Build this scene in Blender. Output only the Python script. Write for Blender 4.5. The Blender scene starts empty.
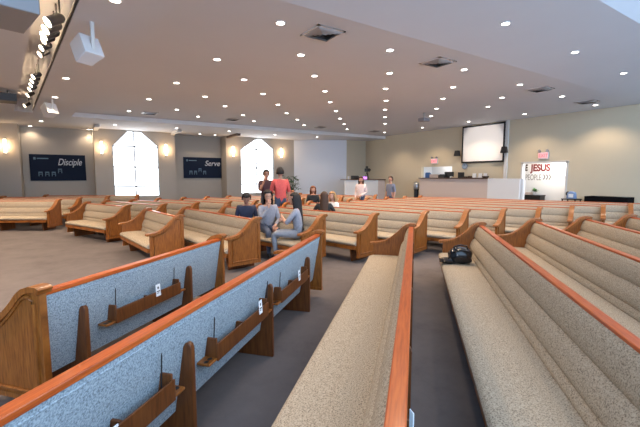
import bpy, bmesh, math, random
from mathutils import Vector, Matrix
random.seed(7)
C = bpy.context.scene.collection
R = math.radians
# ------------------------------------------------------------------ camera model
F = 375.0; H = 1.70; PITCH = math.atan(37.5/375); YAW = R(33)
sa, ca = math.sin(YAW), math.cos(YAW)
def W(x, d, z=0.0):                      # plan coordinates (right of / ahead of the viewer) -> room axes
    return Vector((ca*x+sa*d, -sa*x+ca*d, z))
def ray(px, py):
    u = (px-320)/F; v = (213.5-py)/F
    fw = math.cos(PITCH)+v*math.sin(PITCH); up = -math.sin(PITCH)+v*math.cos(PITCH)
    a = W(u, fw); a.z = up
    return a
def onz(px, py, z):
    r = ray(px, py); return r*((z-H)/r.z)+Vector((0, 0, H))
def ony(px, py, Y):
    r = ray(px, py); return r*(Y/r.y)+Vector((0, 0, H))
def onx(px, py, X):
    r = ray(px, py); return r*(X/r.x)+Vector((0, 0, H))
# ------------------------------------------------------------------ materials
M = {}
def mat(name, col, rough=.6, metal=0, emit=None, es=0, spec=.5, coat=0):
    m = bpy.data.materials.new(name); m.use_nodes = True
    b = m.node_tree.nodes['Principled BSDF']
    b.inputs['Base Color'].default_value = (*col, 1); b.inputs['Roughness'].default_value = rough
    b.inputs['Metallic'].default_value = metal; b.inputs['Specular IOR Level'].default_value = spec
    b.inputs['Coat Weight'].default_value = coat; b.inputs['Coat Roughness'].default_value = .12
    if emit: b.inputs['Emission Color'].default_value = (*emit, 1); b.inputs['Emission Strength'].default_value = es
    M[name] = m; return m
def noisy(name, cols, scale, rough=.7, stretch=(1, 1, 1), detail=4, pos=None, bump=0, coat=0, spec=.5, nrough=.6):
    m = mat(name, cols[0], rough, coat=coat, spec=spec); nt = m.node_tree; N = nt.nodes; L = nt.links
    b = N['Principled BSDF']; tc = N.new('ShaderNodeTexCoord'); mp = N.new('ShaderNodeMapping')
    mp.inputs['Scale'].default_value = stretch; L.new(tc.outputs['Object'], mp.inputs['Vector'])
    nz = N.new('ShaderNodeTexNoise'); nz.inputs['Scale'].default_value = scale; nz.inputs['Detail'].default_value = detail
    nz.inputs['Roughness'].default_value = nrough
    L.new(mp.outputs['Vector'], nz.inputs['Vector'])
    cr = N.new('ShaderNodeValToRGB'); e = cr.color_ramp.elements
    pos = pos or [.3+.4*i/(len(cols)-1) for i in range(len(cols))]
    while len(e) < len(cols): e.new(.5)
    for i, c in enumerate(cols): e[i].position = pos[i]; e[i].color = (*c, 1)
    L.new(nz.outputs['Fac'], cr.inputs['Fac']); L.new(cr.outputs['Color'], b.inputs['Base Color'])
    if bump:
        bp = N.new('ShaderNodeBump'); bp.inputs['Strength'].default_value = bump; bp.inputs['Distance'].default_value = .004
        L.new(nz.outputs['Fac'], bp.inputs['Height']); L.new(bp.outputs['Normal'], b.inputs['Normal'])
    return m
noisy('fabric', [(.19, .15, .105), (.37, .302, .22), (.47, .39, .29)], 115, .9, detail=3, pos=[.36, .48, .62], bump=.3, spec=.2)
noisy('fabric_shaded', [(.15, .178, .20), (.285, .335, .372), (.40, .46, .50)], 110, .9, detail=3, pos=[.34, .48, .64], bump=.3, spec=.2)  # same upholstery, with the bluish shade behind the pews put into its colour
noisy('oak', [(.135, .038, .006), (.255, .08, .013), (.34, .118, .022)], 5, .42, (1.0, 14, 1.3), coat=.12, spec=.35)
noisy('oak_shaded', [(.08, .023, .006), (.135, .041, .010), (.17, .056, .014)], 5, .45, (9, 9, .9), coat=.1, spec=.3)  # same oak as the end panels, darkened for the shade on supports and racks
noisy('rail_wood', [(.30, .046, .006), (.44, .078, .010), (.52, .11, .016)], 6, .32, (.8, 14, 14), coat=.22, spec=.4)
noisy('carpet', [(.105, .091, .090), (.137, .119, .116), (.158, .137, .133)], 1.3, .95, detail=8, spec=.1, nrough=.75)
noisy('wall_paint', [(.66, .575, .42), (.70, .61, .45)], .5, .85)
noisy('stage_paint', [(.30, .20, .13), (.34, .23, .15)], .5, .85)
noisy('far_paint', [(.47, .43, .38), (.50, .46, .405)], .5, .85)
noisy('ceiling_paint', [(.66, .665, .70), (.69, .695, .73)], .4, .9)
noisy('leaf', [(.015, .05, .018), (.04, .12, .04)], 9, .5)
mat('white_paint', (.88, .885, .89), .5); mat('trim_white', (.72, .71, .69), .6); mat('counter_body', (.70, .58, .52), .7)
mat('partition_daylit', (.84, .88, .95), .6)  # bluish window light on this wall is put into its colour
mat('dark_wood', (.10, .045, .022), .35); mat('black', (.012, .012, .014), .45); mat('black_gloss', (.008, .008, .010), .22)
mat('charcoal', (.05, .05, .055), .5); mat('steel', (.45, .46, .48), .3, .9); mat('white_plastic', (.74, .73, .74), .4)
mat('grey_plastic', (.30, .30, .32), .45); mat('navy_cloth', (.012, .021, .046), .85, spec=.2); mat('pale_ink', (.62, .66, .72), .7)
mat('ink_blue', (.15, .25, .34), .7); mat('screen', (.93, .90, .87), .7); mat('blue_thing', (.06, .16, .42), .5)
mat('pale_blue', (.22, .34, .58), .6); mat('black_cloth', (.004, .004, .005), .95, spec=.08); mat('paper', (.85, .85, .86), .6); mat('dark_red', (.20, .018, .022), .6); mat('dark_brown', (.05, .025, .014), .6)
mat('grey_ink', (.25, .235, .23), .6); mat('pot', (.55, .50, .44), .6); mat('vent_grey', (.36, .36, .37), .5); mat('vent_blue', (.40, .50, .62), .5)
mat('lamp_glow', (1, .95, .88), .5, emit=(1, .93, .83), es=9); mat('track_glow', (1, .9, .75), .5, emit=(1, .83, .6), es=8)
mat('sconce_glow', (1, .9, .75), .5, emit=(1, .74, .46), es=5); mat('daylight', (1, 1, 1), .5, emit=(.93, .97, 1), es=2.6)
mat('exit_red', (.7, .05, .06), .5, emit=(1, .08, .10), es=1.0); mat('exit_face', (.75, .4, .42), .5, emit=(1, .45, .48), es=.35)
mat('purple_glow', (.5, .2, .7), .5, emit=(.6, .2, .9), es=1.2); mat('mullion', (.38, .42, .46), .5)
mat('skin', (.50, .27, .19), .5); mat('skin_tan', (.36, .18, .12), .5); mat('eye', (.02, .015, .012), .3); mat('lip', (.35, .10, .09), .5)
for n, c in dict(hair_black=(.012, .009, .009), hair_brown=(.05, .024, .014), hair_blonde=(.34, .20, .09), hair_red=(.20, .06, .022),
                 coral=(.55, .085, .08), maroon=(.045, .016, .028), navy=(.022, .03, .065), hoodie=(.27, .28, .33), greytop=(.30, .31, .36),
                 blacktop=(.008, .010, .013), pinktop=(.76, .62, .60), bluegrey=(.16, .18, .25), denim=(.05, .07, .12), greyjeans=(.24, .26, .30),
                 redtop=(.5, .045, .035), whitetop=(.70, .70, .70), shoe=(.03, .03, .03)).items(): noisy(n, [tuple(v*.85 for v in c), tuple(min(1, v*1.12) for v in c)], 26, .75)
# ------------------------------------------------------------------ mesh helpers
class MB:
    def __init__(s): s.v = []; s.f = []; s.m = []
    def add(s, vs, fs, mi=0):
        o = len(s.v); s.v += [tuple(v) for v in vs]; s.f += [tuple(i+o for i in f) for f in fs]; s.m += [mi]*len(fs)
        return s
    def box(s, a, b, mi=0, mtx=None):
        (x0, y0, z0), (x1, y1, z1) = a, b
        v = [(x0, y0, z0), (x1, y0, z0), (x1, y1, z0), (x0, y1, z0), (x0, y0, z1), (x1, y0, z1), (x1, y1, z1), (x0, y1, z1)]
        if mtx: v = [mtx @ Vector(q) for q in v]
        return s.add(v, [(0, 3, 2, 1), (4, 5, 6, 7), (0, 1, 5, 4), (1, 2, 6, 5), (2, 3, 7, 6), (3, 0, 4, 7)], mi)
    def prism(s, pts, x0, x1, mi=0, segs=1, fn=None):     # profile (y,z) swept along x
        fn = fn or (lambda x, y, z: (x, y, z)); n = len(pts); v = []; f = []
        for k in range(segs+1):
            x = x0+(x1-x0)*k/segs; v += [fn(x, y, z) for y, z in pts]
        for k in range(segs):
            for i in range(n): j = (i+1) % n; f.append((k*n+i, k*n+j, (k+1)*n+j, (k+1)*n+i))
        f.append(tuple(reversed(range(n)))); f.append(tuple(segs*n+i for i in range(n)))
        return s.add(v, f, mi)
    def tube(s, path, r, n=8, mi=0, closed=False):
        P = [Vector(p) for p in path]; v = []; f = []; K = len(P)
        rr = r if isinstance(r, (list, tuple)) else [r]*K; up = Vector((0.13, .31, .94))
        for k, p in enumerate(P):
            a = P[(k-1) % K] if (closed or k > 0) else p; b = P[(k+1) % K] if (closed or k < K-1) else p
            t = (b-a).normalized(); u = t.cross(up)
            if u.length < .05: u = t.cross(Vector((1, 0, 0)))
            u.normalize(); w = t.cross(u)
            for i in range(n):
                an = 2*math.pi*i/n; v.append(p+(u*math.cos(an)+w*math.sin(an))*rr[k])
        for k in range(K if closed else K-1):
            for i in range(n):
                j = (i+1) % n; k2 = (k+1) % K; f.append((k*n+i, k*n+j, k2*n+j, k2*n+i))
        if not closed: f.append(tuple(reversed(range(n)))); f.append(tuple((K-1)*n+i for i in range(n)))
        return s.add(v, f, mi)
    def lathe(s, prof, n=16, mi=0, mtx=None):             # (r,z) pairs about z
        v = []; f = []; K = len(prof)
        for r, z in prof: v += [Vector((r*math.cos(2*math.pi*i/n), r*math.sin(2*math.pi*i/n), z)) for i in range(n)]
        if mtx: v = [mtx @ q for q in v]
        for k in range(K-1):
            for i in range(n): j = (i+1) % n; f.append((k*n+i, k*n+j, (k+1)*n+j, (k+1)*n+i))
        f.append(tuple(reversed(range(n)))); f.append(tuple((K-1)*n+i for i in range(n)))
        return s.add(v, f, mi)
    def ball(s, c, r, mi=0, n=12, m=8):
        r = r if isinstance(r, (tuple, list)) else (r, r, r); v = []; f = []
        for k in range(m+1):
            ph = math.pi*k/m
            v += [(c[0]+r[0]*math.sin(ph)*math.cos(2*math.pi*i/n), c[1]+r[1]*math.sin(ph)*math.sin(2*math.pi*i/n), c[2]+r[2]*math.cos(ph)) for i in range(n)]
        for k in range(m):
            for i in range(n): j = (i+1) % n; f.append((k*n+i, (k+1)*n+i, (k+1)*n+j, k*n+j))
        return s.add(v, f, mi)
    def build(s, name, mats, parent=None, bevel=0, smooth=35, loc=None):
        me = bpy.data.meshes.new(name); me.from_pydata(s.v, [], s.f)
        bm = bmesh.new(); bm.from_mesh(me)
        bmesh.ops.remove_doubles(bm, verts=bm.verts, dist=1e-6)
        lay = None
        bmesh.ops.recalc_face_normals(bm, faces=bm.faces)
        for e in bm.edges: e.smooth = not (len(e.link_faces) == 2 and e.calc_face_angle(0) > R(smooth))
        for f in bm.faces: f.smooth = True
        bm.to_mesh(me); bm.free()
        if len(me.polygons) == len(s.m): me.polygons.foreach_set('material_index', s.m)
        for m in (mats if isinstance(mats, (list, tuple)) else [mats]): me.materials.append(M[m])
        o = bpy.data.objects.new(name, me); C.objects.link(o)
        if parent: o.parent = parent
        if loc is not None: o.location = loc
        if bevel: b = o.modifiers.new('bevel', 'BEVEL'); b.width = bevel; b.segments = 2; b.limit_method = 'ANGLE'; b.angle_limit = R(40)
        return o
def tag(o, label, cat, group=None, kind=None):
    o['label'] = label; o['category'] = cat
    if group: o['group'] = group
    if kind: o['kind'] = kind
    return o
def thing(name, label, cat, loc=(0, 0, 0), rz=0, group=None):
    o = bpy.data.objects.new(name, None); o.empty_display_size = .1; C.objects.link(o)
    o.location = loc; o.rotation_euler = (0, 0, rz); return tag(o, label, cat, group)
def struct(o): o['kind'] = 'structure'; return o
def dup(root, loc, rz, label, group=None):
    r = root.copy(); C.objects.link(r); r.location = loc; r.rotation_euler[2] = rz; r['label'] = label
    if group: r['group'] = group
    for ch in list(root.children):
        c = ch.copy(); C.objects.link(c); c.parent = r
        for g in list(ch.children):
            d = g.copy(); C.objects.link(d); d.parent = c
    return r
def text(body, size, parent, name, m, loc, rot, shear=0, sx=1, depth=.004, bold=0):
    cu = bpy.data.curves.new(name, 'FONT'); cu.body = body; cu.size = size; cu.shear = shear; cu.extrude = depth; cu.offset = bold
    t = bpy.data.objects.new('tmp', cu); C.objects.link(t)
    me = bpy.data.meshes.new_from_object(t.evaluated_get(bpy.context.evaluated_depsgraph_get()))
    bpy.data.objects.remove(t); me.materials.clear(); me.materials.append(M[m])
    o = bpy.data.objects.new(name, me); C.objects.link(o); o.parent = parent; o.location = loc; o.rotation_euler = rot; o.scale = (sx, 1, 1)
    return o
# ------------------------------------------------------------------ room shell
ZC, ZS, YF, XR = 4.38, 4.20, 23.3, 17.8
YS = 19.25                              # far edge of the raised tray
YN, SL = 5.40, .18                     # where the near ceiling strip starts to rise, and its slope
struct(MB().box((-9, -6, -.2), (20.8, 26.5, 0)).build('floor', 'carpet'))
def quad_mb(mb, pts, mi=0): mb.add(pts, [tuple(range(len(pts)))], mi)
c = MB()
TL0, TL1 = (1.43, YN), (0.0, YS)                      # left edge of the raised tray
E0, E1 = (.33, YN), (-1.27, 18.9)                        # right edge of the stage lighting slot
G0, G1 = (-.125, YN), (-1.86, 18.9)                       # left edge of the slot
XE = 17.9; ZT = 4.72; Y2 = 3.15; Z2 = ZC+SL*(YN-Y2)
def V3(p, z): return (p[0], p[1], z)
quad_mb(c, [V3(TL0, ZC), (XE, YN, ZC), (XE, YS, ZC), V3(TL1, ZC)])
quad_mb(c, [V3(TL0, ZS), V3(TL0, ZC), V3(TL1, ZC), V3(TL1, ZS)])
quad_mb(c, [(-9, YN, ZS), V3(TL0, ZS), V3(TL0, ZC), (-9, YN, ZC)])
quad_mb(c, [V3(TL1, ZS), (XE, YS, ZS), (XE, YS, ZC), V3(TL1, ZC)])
quad_mb(c, [(-9, 18.9, ZS), V3(G1, ZS), V3(E1, ZS), V3(TL1, ZS), (XE, YS, ZS), (XE, 26.5, ZS), (-9, 26.5, ZS)])
quad_mb(c, [V3(E0, ZS), V3(TL0, ZS), V3(TL1, ZS), V3(E1, ZS)])
quad_mb(c, [(-9, YN, ZS), V3(G0, ZS), V3(G1, ZS), (-9, 18.9, ZS)])
for a, b in ((E0, E1), (G0, G1)): quad_mb(c, [V3(a, ZS), V3(b, ZS), V3(b, ZT), V3(a, ZT)])
quad_mb(c, [V3(E0, ZT), V3(E1, ZT), V3(G1, ZT), V3(G0, ZT)])
quad_mb(c, [V3(E0, ZS), V3(G0, ZS), V3(G0, ZT), V3(E0, ZT)]); quad_mb(c, [V3(E1, ZS), V3(G1, ZS), V3(G1, ZT), V3(E1, ZT)])
quad_mb(c, [(-9, YN, ZC), (XE, YN, ZC), (XE, Y2, Z2), (-9, Y2, Z2)])
quad_mb(c, [(-9, Y2, Z2), (XE, Y2, Z2), (XE, 1.2, Z2+1.4), (-9, 1.2, Z2+1.4)])
quad_mb(c, [(-9, -2.2, Z2+1.4), (XE, -2.2, Z2+1.4), (XE, 1.2, Z2+1.4), (-9, 1.2, Z2+1.4)])
def onslope(px, py):
    r = ray(px, py); t = (ZC+SL*YN-H)/(r.z+SL*r.y); return r*t+Vector((0, 0, H))
struct(c.build('ceiling', 'ceiling_paint', smooth=20))
# far wall, with two window openings and two banner niches ------------
wl = [ony(112, 145.5, YF), ony(127, 129, YF), ony(141, 129, YF), ony(158, 146, YF)]
wr = [ony(240.6, 149, YF), ony(256.5, 136.5, YF), ony(261.5, 136.5, YF), ony(273.5, 149, YF)]
for q in (wl, wr):
    for p in q: p.z = min(p.z, ZS-.03)
SILL = .55
n1 = (ony(19, 150, YF).x, ony(94, 150, YF).x); n2 = (ony(175, 150, YF).x, ony(226, 150, YF).x)
ND = 1.0
w = MB()
def slab(x0, x1, z0, z1): w.box((x0, YF, z0), (x1, YF+.2, z1))
xp = ony(294, 170, YF).x
xs = [-9, n1[0], n1[1], wl[0].x, wl[3].x, n2[0], n2[1], wr[0].x, wr[3].x, xp+.3]
for i in (0, 2, 4, 6, 8): slab(xs[i], xs[i+1], 0, ZS)
for n in (n1, n2):
    w.box((n[0], YF+ND, 0), (n[1], YF+ND+.2, ZS)); w.box((n[0]-.2, YF+.2, 0), (n[0], YF+ND+.2, ZS)); w.box((n[1], YF+.2, 0), (n[1]+.2, YF+ND+.2, ZS))
for q in (wl, wr):
    slab(q[0].x, q[3].x, 0, SILL)
    t = [q[0], q[1], q[2], q[3]]
    w.add([(q[0].x, YF, q[0].z), (q[1].x, YF, q[1].z), (q[2].x, YF, q[2].z), (q[3].x, YF, q[3].z), (q[3].x, YF, ZS), (q[0].x, YF, ZS)], [(0, 1, 2, 3, 4, 5)])
    w.add([(q[i].x, YF+d, q[i].z) for d in (0, .2) for i in range(4)], [(0, 1, 5, 4), (1, 2, 6, 5), (2, 3, 7, 6)])
struct(w.build('wall_far', 'far_paint', smooth=20))
def window(q, name, bars_x, bars_z):
    f = MB(); out = [(q[0].x, SILL)]+[(p.x, p.z) for p in q]+[(q[3].x, SILL)]
    P = [(x, YF+.07, z) for x, z in out]
    for i in range(len(P)):
        a, b = Vector(P[i]), Vector(P[(i+1) % len(P)]); f.tube([a, b], .05, 4)
    for bx in bars_x: f.box((bx-.035, YF+.05, SILL), (bx+.035, YF+.09, q[1].z))
    for bz in bars_z: f.box((q[0].x, YF+.05, bz-.035), (q[3].x, YF+.09, bz+.035))
    fr = struct(f.build(name, 'mullion'))
    g = MB(); g.add([(x, YF+.13, z) for x, z in out]+[(x, YF+.15, z) for x, z in out],
                    [tuple(range(6)), tuple(range(6, 12))]+[(i, (i+1) % 6, 6+(i+1) % 6, 6+i) for i in range(6)])
    g.build('pane', 'daylight', fr)
    return fr
window(wl, 'window_1', [ony(134.4, 150, YF).x], [ony(134, 146.5, YF).z, ony(134, 167, YF).z, ony(134, 186.5, YF).z])
window(wr, 'window_2', [ony(256.6, 150, YF).x], [ony(256, 149.5, YF).z, ony(256, 168, YF).z, ony(256, 184, YF).z])
# dropped beams that run out from the niche corners
for i, x in enumerate((n1[1]+.12, n2[0]-.12, n2[1]+.15)):
    struct(MB().box((x-.1, YF-1.9, ZS-.13), (x+.1, YF, ZS+.01)).build('trim_%d' % (i+1), 'trim_white' if i < 2 else 'dark_wood'))
struct(MB().box((-6.3, -2, 0), (-6.1, YF+.2, ZS)).build('wall_left_blocker', 'stage_paint'))  # unseen wall, added to keep blue world light off the stage side
struct(MB().add([(TL1[0], YS, ZS), (XR, YS, ZS), (XR, YS, ZC), (TL1[0], YS, ZC), (TL1[0], YS-.02, ZS), (XR, YS-.02, ZS), (XR, YS-.02, ZC), (TL1[0], YS-.02, ZC)],
    [(0, 1, 2, 3), (4, 7, 6, 5), (0, 4, 5, 1), (1, 5, 6, 2), (2, 6, 7, 3), (3, 7, 4, 0)]).build('trim_6', 'white_paint'))  # white overlay added so the far fascia looks lit
# pale lit partition
YC = 21.3; px1 = ony(346.5, 170, YC).x
struct(MB().add([(xp, YF, z) for z in (0, ZS)]+[(px1, YC, z) for z in (0, ZS)]+[(xp+.1, YF+.2, z) for z in (0, ZS)]+[(px1+.1, YC+.2, z) for z in (0, ZS)],
    [(0, 2, 3, 1), (4, 5, 7, 6), (0, 1, 5, 4), (2, 6, 7, 3)]).build('wall_partition', 'partition_daylit'))
struct(MB().box((px1, YC, 0), (XR+.2, YC+.2, ZS)).build('wall_corner', 'wall_paint'))
# right wall with door opening and serving hatch ------------
dA, dB = onx(522.3, 163, XR).y, onx(567.5, 163, XR).y     # dA > dB
DZ = onx(545, 163.0, XR).z; hA, hB = onx(421.5, 170, XR).y, onx(452, 170, XR).y; hz0, hz1 = 1.56, onx(436, 166.6, XR).z
w = MB()
def rs(y0, y1, z0, z1): w.box((XR, y0, z0), (XR+.2, y1, z1))
rs(-6, YN, 0, 6.4); rs(YN, dB, 0, ZC+.02); rs(dB, dA, DZ, ZC+.02); rs(dA, hB, 0, ZC+.02); rs(hB, hA, 0, hz0); rs(hB, hA, hz1, ZC+.02); rs(hA, YC+.2, 0, ZC+.02)
struct(w.build('wall_right', 'wall_paint', smooth=20))
w = MB(); XB = XR+1.7
w.box((XB, dB-1.6, 0), (XB+.1, dA+1.6, 2.9)); w.box((XR+.2, dB-1.7, 0), (XB+.1, dB-1.6, 2.9)); w.box((XR+.2, dA+1.6, 0), (XB+.1, dA+1.7, 2.9)); w.box((XR+.2, dB-1.7, 2.9), (XB+.1, dA+1.7, 3.0))
struct(w.build('wall_vestibule', 'white_paint', smooth=20))
w = MB(); w.box((XR+1.3, hB-.4, 1.2), (XR+1.4, hA+.4, 2.6)); w.box((XR+.2, hB-.4, 1.2), (XR+1.4, hB-.3, 2.6)); w.box((XR+.2, hA+.3, 1.2), (XR+1.4, hA+.4, 2.6)); w.box((XR+.2, hB-.4, 2.5), (XR+1.4, hA+.4, 2.6)); w.box((XR+.2, hB-.4, 1.2), (XR+1.4, hA+.4, 1.3))
struct(w.build('wall_hatch', 'white_paint', smooth=20))
f = MB()
for y in (dB, dA): f.box((XR-.03, y-.04, 0), (XR+.21, y+.04, DZ+.06))
f.box((XR-.03, dB-.06, DZ), (XR+.21, dA+.06, DZ+.08)); struct(f.build('trim_4', 'trim_white'))
yp = onx(507, 150, XR).y
struct(MB().box((XR-.1, yp-.07, 0), (XR+.01, yp+.07, ZC)).build('trim_5', 'trim_white'))
f = MB(); f.box((XR-.03, dA+.06, 0), (XR, YC, .12)); f.box((XR-.03, -6, 0), (XR, dB-.06, .12)); struct(f.build('baseboard_right', 'dark_wood'))
# ------------------------------------------------------------------ pews
TOP = [(.648, .596), (.64, .627), (.58, .638), (.49, .645), (.405, .668), (.33, .710), (.26, .767), (.195, .828), (.14, .889), (.08, .933), (.01, .955), (-.055, .956), (-.088, .936)]
def offs(pts, d):
    o = []
    for i, p in enumerate(pts):
        a = pts[max(0, i-1)]; b = pts[min(len(pts)-1, i+1)]; t = Vector((b[0]-a[0], b[1]-a[1])).normalized(); n = Vector((-t.y, t.x))
        o.append((p[0]+n.x*d, p[1]+n.y*d))
    return o
CAPLO = offs(TOP, .042)
def yrear(z): return -.036+(.89-z)*.17         # rear face of the upholstered back
def ybase(z): return .178-(z-.425)*.32
def meshes():
    D = {}
    return D
MESH = {}
def cached(key, fn):
    if key not in MESH: o = fn(); MESH[key] = o.data; return o
    return None
def put(name, key, fn, parent, x=0, bevel=0, mirror=False):
    if key in MESH:
        o = bpy.data.objects.new(name, MESH[key]); C.objects.link(o); o.parent = parent
        if bevel: b = o.modifiers.new('bevel', 'BEVEL'); b.width = bevel; b.segments = 2; b.limit_method = 'ANGLE'; b.angle_limit = R(40)
    else:
        mb, m = fn(); o = mb.build(name, m, parent, bevel); MESH[key] = o.data
    o.location = (x, 0, 0); return o
def panel_fn():
    low = [p for p in offs(TOP, .018)][2:-1]
    pts = [(.578, .11)]+[(.578, .62)]+low[0:]+[(-.055, .92), (-.055, .11)]
    mb = MB(); mb.prism(pts, -.024, .024); mb.box((-.03, -.058, .11), (.03, .581, .15)); return mb, 'oak'
def cap_fn():
    mb = MB(); mb.prism(TOP+list(reversed(CAPLO)), -.052, .052)
    return mb, 'oak'
def mould_fn(s):
    def g():
        path = [(.518, .185), (.518, .572), (.47, .586), (.385, .612), (.31, .66), (.24, .722), (.175, .79), (.12, .85), (.07, .876), (.025, .866), (0, .83), (0, .185)]
        mb = MB(); mb.tube([(s*.026, y, z) for y, z in path], .015, 6, closed=True); return mb, 'oak'
    return g
def support_fn():
    mb = MB(); mb.prism([(-.055, 0), (-.055, .665), (-.047, .69), (-.03, .702), (-.01, .695), (.004, .67), (.076, .262), (.53, .262), (.48, 0)], -.019, .019); return mb, 'oak_shaded'
def roll_profile():
    pts = []
    for z0, z1, bl in ((.428, .505, .012), (.505, .69, .032), (.69, .894, .028)):
        for i in range(9):
            u = i/8; z = z0+(z1-z0)*u; pts.append((ybase(z)+bl*(max(0, math.sin(math.pi*u))**.5)-.006, z))
    return pts+[(ybase(.894)-.03, .894), (ybase(.428)-.05, .428)]
SEAT = [(.13, .342), (.585, .342), (.625, .349), (.646, .369), (.65, .394), (.636, .416), (.605, .430), (.51, .437), (.35, .437), (.21, .433), (.13, .427)]
def pew(A, B, label, sup=None, racks=(), near=True, far=True, detail=True, group=None):
    """A, B: ends of the back rail in plan metres; the seat faces to the left of A->B"""
    a, b = W(*A), W(*B); d = b-a; L = d.length; rz = math.atan2(d.y, d.x)
    t = thing('pew', label, 'pew', a, rz, group); t['length'] = L
    bv = .006 if detail else 0
    for k, (x, s, on) in enumerate(((0, -1, near), (L, 1, far))):
        if not on: continue
        e = put('end_panel', 'panel', panel_fn, t, x, bv*.6)
        put('armrest', 'cap', cap_fn, e, 0, bv*1.5)
        put('panel_moulding', 'mould%d' % s, mould_fn(s), e)
    def mk(name, mb, m, bevel=0): return mb.build(name, m, t, bevel)
    x0, x1 = .024, L-.024
    def soft(x, y, z):                                   # cushions round off towards both ends
        e = min(x-x0, x1-x); k = .018*max(0, 1-e/.05)**2
        return (x, y-k if y > .2 else y, z-k if z > .38 else z)
    seg = MB(); n = len(SEAT)
    stops = [x0, x0+.015, x0+.03, x0+.06]+[x0+.06+(x1-x0-.12)*i/4 for i in range(1, 4)]+[x1-.06, x1-.03, x1-.015, x1]
    v = []; f = []
    for x in stops: v += [soft(x, y, z) for y, z in SEAT]
    for k in range(len(stops)-1):
        for i in range(n): j = (i+1) % n; f.append((k*n+i, k*n+j, (k+1)*n+j, (k+1)*n+i))
    f += [tuple(reversed(range(n))), tuple((len(stops)-1)*n+i for i in range(n))]
    seg.add(v, f); mk('seat_cushion', seg, 'fabric')
    mk('back_cushion', MB().prism(roll_profile(), x0, x1), 'fabric')
    mk('seat_board', MB().box((x0, .16, .268), (x1, .628, .343)), 'oak', bv)
    rear = [(yrear(.89)+.045, .89), (yrear(.25)+.03, .25), (yrear(.25), .25), (yrear(.89), .89)]
    bp = mk('back_panel', MB().prism(rear, x0, x1), 'fabric_shaded')
    if detail:
        mb = MB(); mb.tube([(x0, yrear(.838), .838), (x1, yrear(.838), .838)], .005, 6); mb.build('piping', 'fabric_shaded', bp)
    mk('top_rail', MB().box((x0, -.042, .872), (x1, .030, .906)), 'rail_wood', .006)
    if sup is None:
        ns = max(2, int(round(L/1.15))); sup = [.22+(L-.44)*i/(ns-1) for i in range(ns)]
    for x in sup: put('support_board', 'sup', support_fn, t, x, bv)
    for (r0, r1) in racks: rack(t, r0, r1)
    return t
def rack(t, r0, r1):
    k = MB(); k.box((r0, .034, .465), (r1, -.058, .477)); k.box((r0+.0, .036, .47), (r0+.016, -.058, .61)); k.box((r1-.016, .036, .47), (r1, -.058, .61))
    xm = (r0+r1)/2; k.box((xm-.008, .034, .47), (xm+.008, -.058, .56))
    rk = k.build('book_rack', 'oak_shaded', t, .003)
    MB().box((r0-.004, -.070, .455), (r1+.004, -.058, .578)).build('front_board', 'oak_shaded', rk, .003)
    for x, s in ((r0, -1), (r1, 1)):
        a, b = sorted((x, x+s*.10)); cup = MB(); cup.box((a, -.062, .462), (b, .034, .478))
        cu = cup.build('cup_holder', 'oak', rk, .003)
        h = MB()
        for q in (.03, .072):
            h.lathe([(.017, 0), (.017, .002)], 14, mtx=Matrix.Translation((x+s*q, -.022, .4775)))
        h.build('cup_hole_shade', 'black', cu)  # flat black discs, the shade inside each hole put into their colour
def local(t, x, y, z):
    return Matrix.Translation(t.location) @ Matrix.Rotation(t.rotation_euler[2], 4, 'Z') @ Vector((x, y, z))
def bypx(px, py, z): r = onz(px, py, z); return (ca*r.x-sa*r.y, sa*r.x+ca*r.y)
ang = R(15.0); u1 = Vector((math.sin(ang), math.cos(ang)))
def along(p, q): return (Vector(q)-Vector(p)).dot(u1)
# --- foreground block: rails run away from the viewer, seats face left
ZR, ZE = .905, .955
l2a = Vector(bypx(36, 285, ZE)); l2b = Vector(bypx(219, 234, ZE))
l1n = Vector(bypx(0, 411.5, ZR)); l1b = Vector(bypx(318, 230, ZE)); dl = (l1b-l1n).normalized(); l1a = l1n-dl*.9
cA = Vector(bypx(409, 350, ZR)); cB = Vector(bypx(402, 223, ZE)); dc = Vector((math.sin(R(14.2)), math.cos(R(14.2))))
cN = Vector(bypx(393, 427, ZR)); cB = cN+dc*((cB-cN).dot(dc)); cA = cN-dc*1.6
def r_row(px, py, pxe, pye, back):
    n = Vector(bypx(px, py, ZR)); e = Vector(bypx(pxe, pye, ZE)); d = (e-n).normalized()
    return n-d*back, e
nd_ = Vector((dc.y, -dc.x))
def row_at(off, px, back):                # parallel to the middle pew, off metres behind it, ending at pixel column px
    p = cN+nd_*off; u = (px-320)/F; tt = (u*p.y-p.x)/(dc.x-u*dc.y); e = p+dc*tt
    return p+dc*(tt*0-back), e
r1 = row_at(1.10, 482, 2.2); r2 = row_at(2.15, 538, 2.4); r3 = row_at(3.16, 588, 2.4); r4 = row_at(4.17, 633, 2.0)
PEW = {}
def xat(P, Q, px, py, z):
    q = Vector(bypx(px, py, z)); return (q-P).dot((Q-P).normalized())
s2 = [xat(l2a, l2b, 88, 306, .70), xat(l2a, l2b, 192, 266, .70)]
s1 = [xat(l1a, l1b, 197, 343, .70), xat(l1a, l1b, 270, 284, .70), xat(l1a, l1b, 309, 257, .70)]
s1 = [s1[0]-1.1]+s1
PEW['L2'] = pew(l2a, l2b, 'short front pew seen from behind, golden scrolled end panel at left edge, one book rack', s2, [(s2[0]+.27, s2[1]-.22)])
PEW['L1'] = pew(l1a, l1b, 'pew crossing the lower left corner, bluish-shaded back with three book racks', s1,
                [(s1[0]+.2, s1[1]-.2), (s1[1]+.26, s1[2]-.14), (s1[2]+.2, s1[3]-.13)])
PEW['C'] = pew(cA, cB, 'pew running up the middle of the foreground with a long bare orange-red top rail', None, [(1.55, 2.1)])
PEW['R1'] = pew(r1[0], r1[1], 'foreground pew with the black handbag on its long tan seat')
PEW['R2'] = pew(r2[0], r2[1], 'first pew behind the handbag pew, grey-tan back rolls, no bag')
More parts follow.
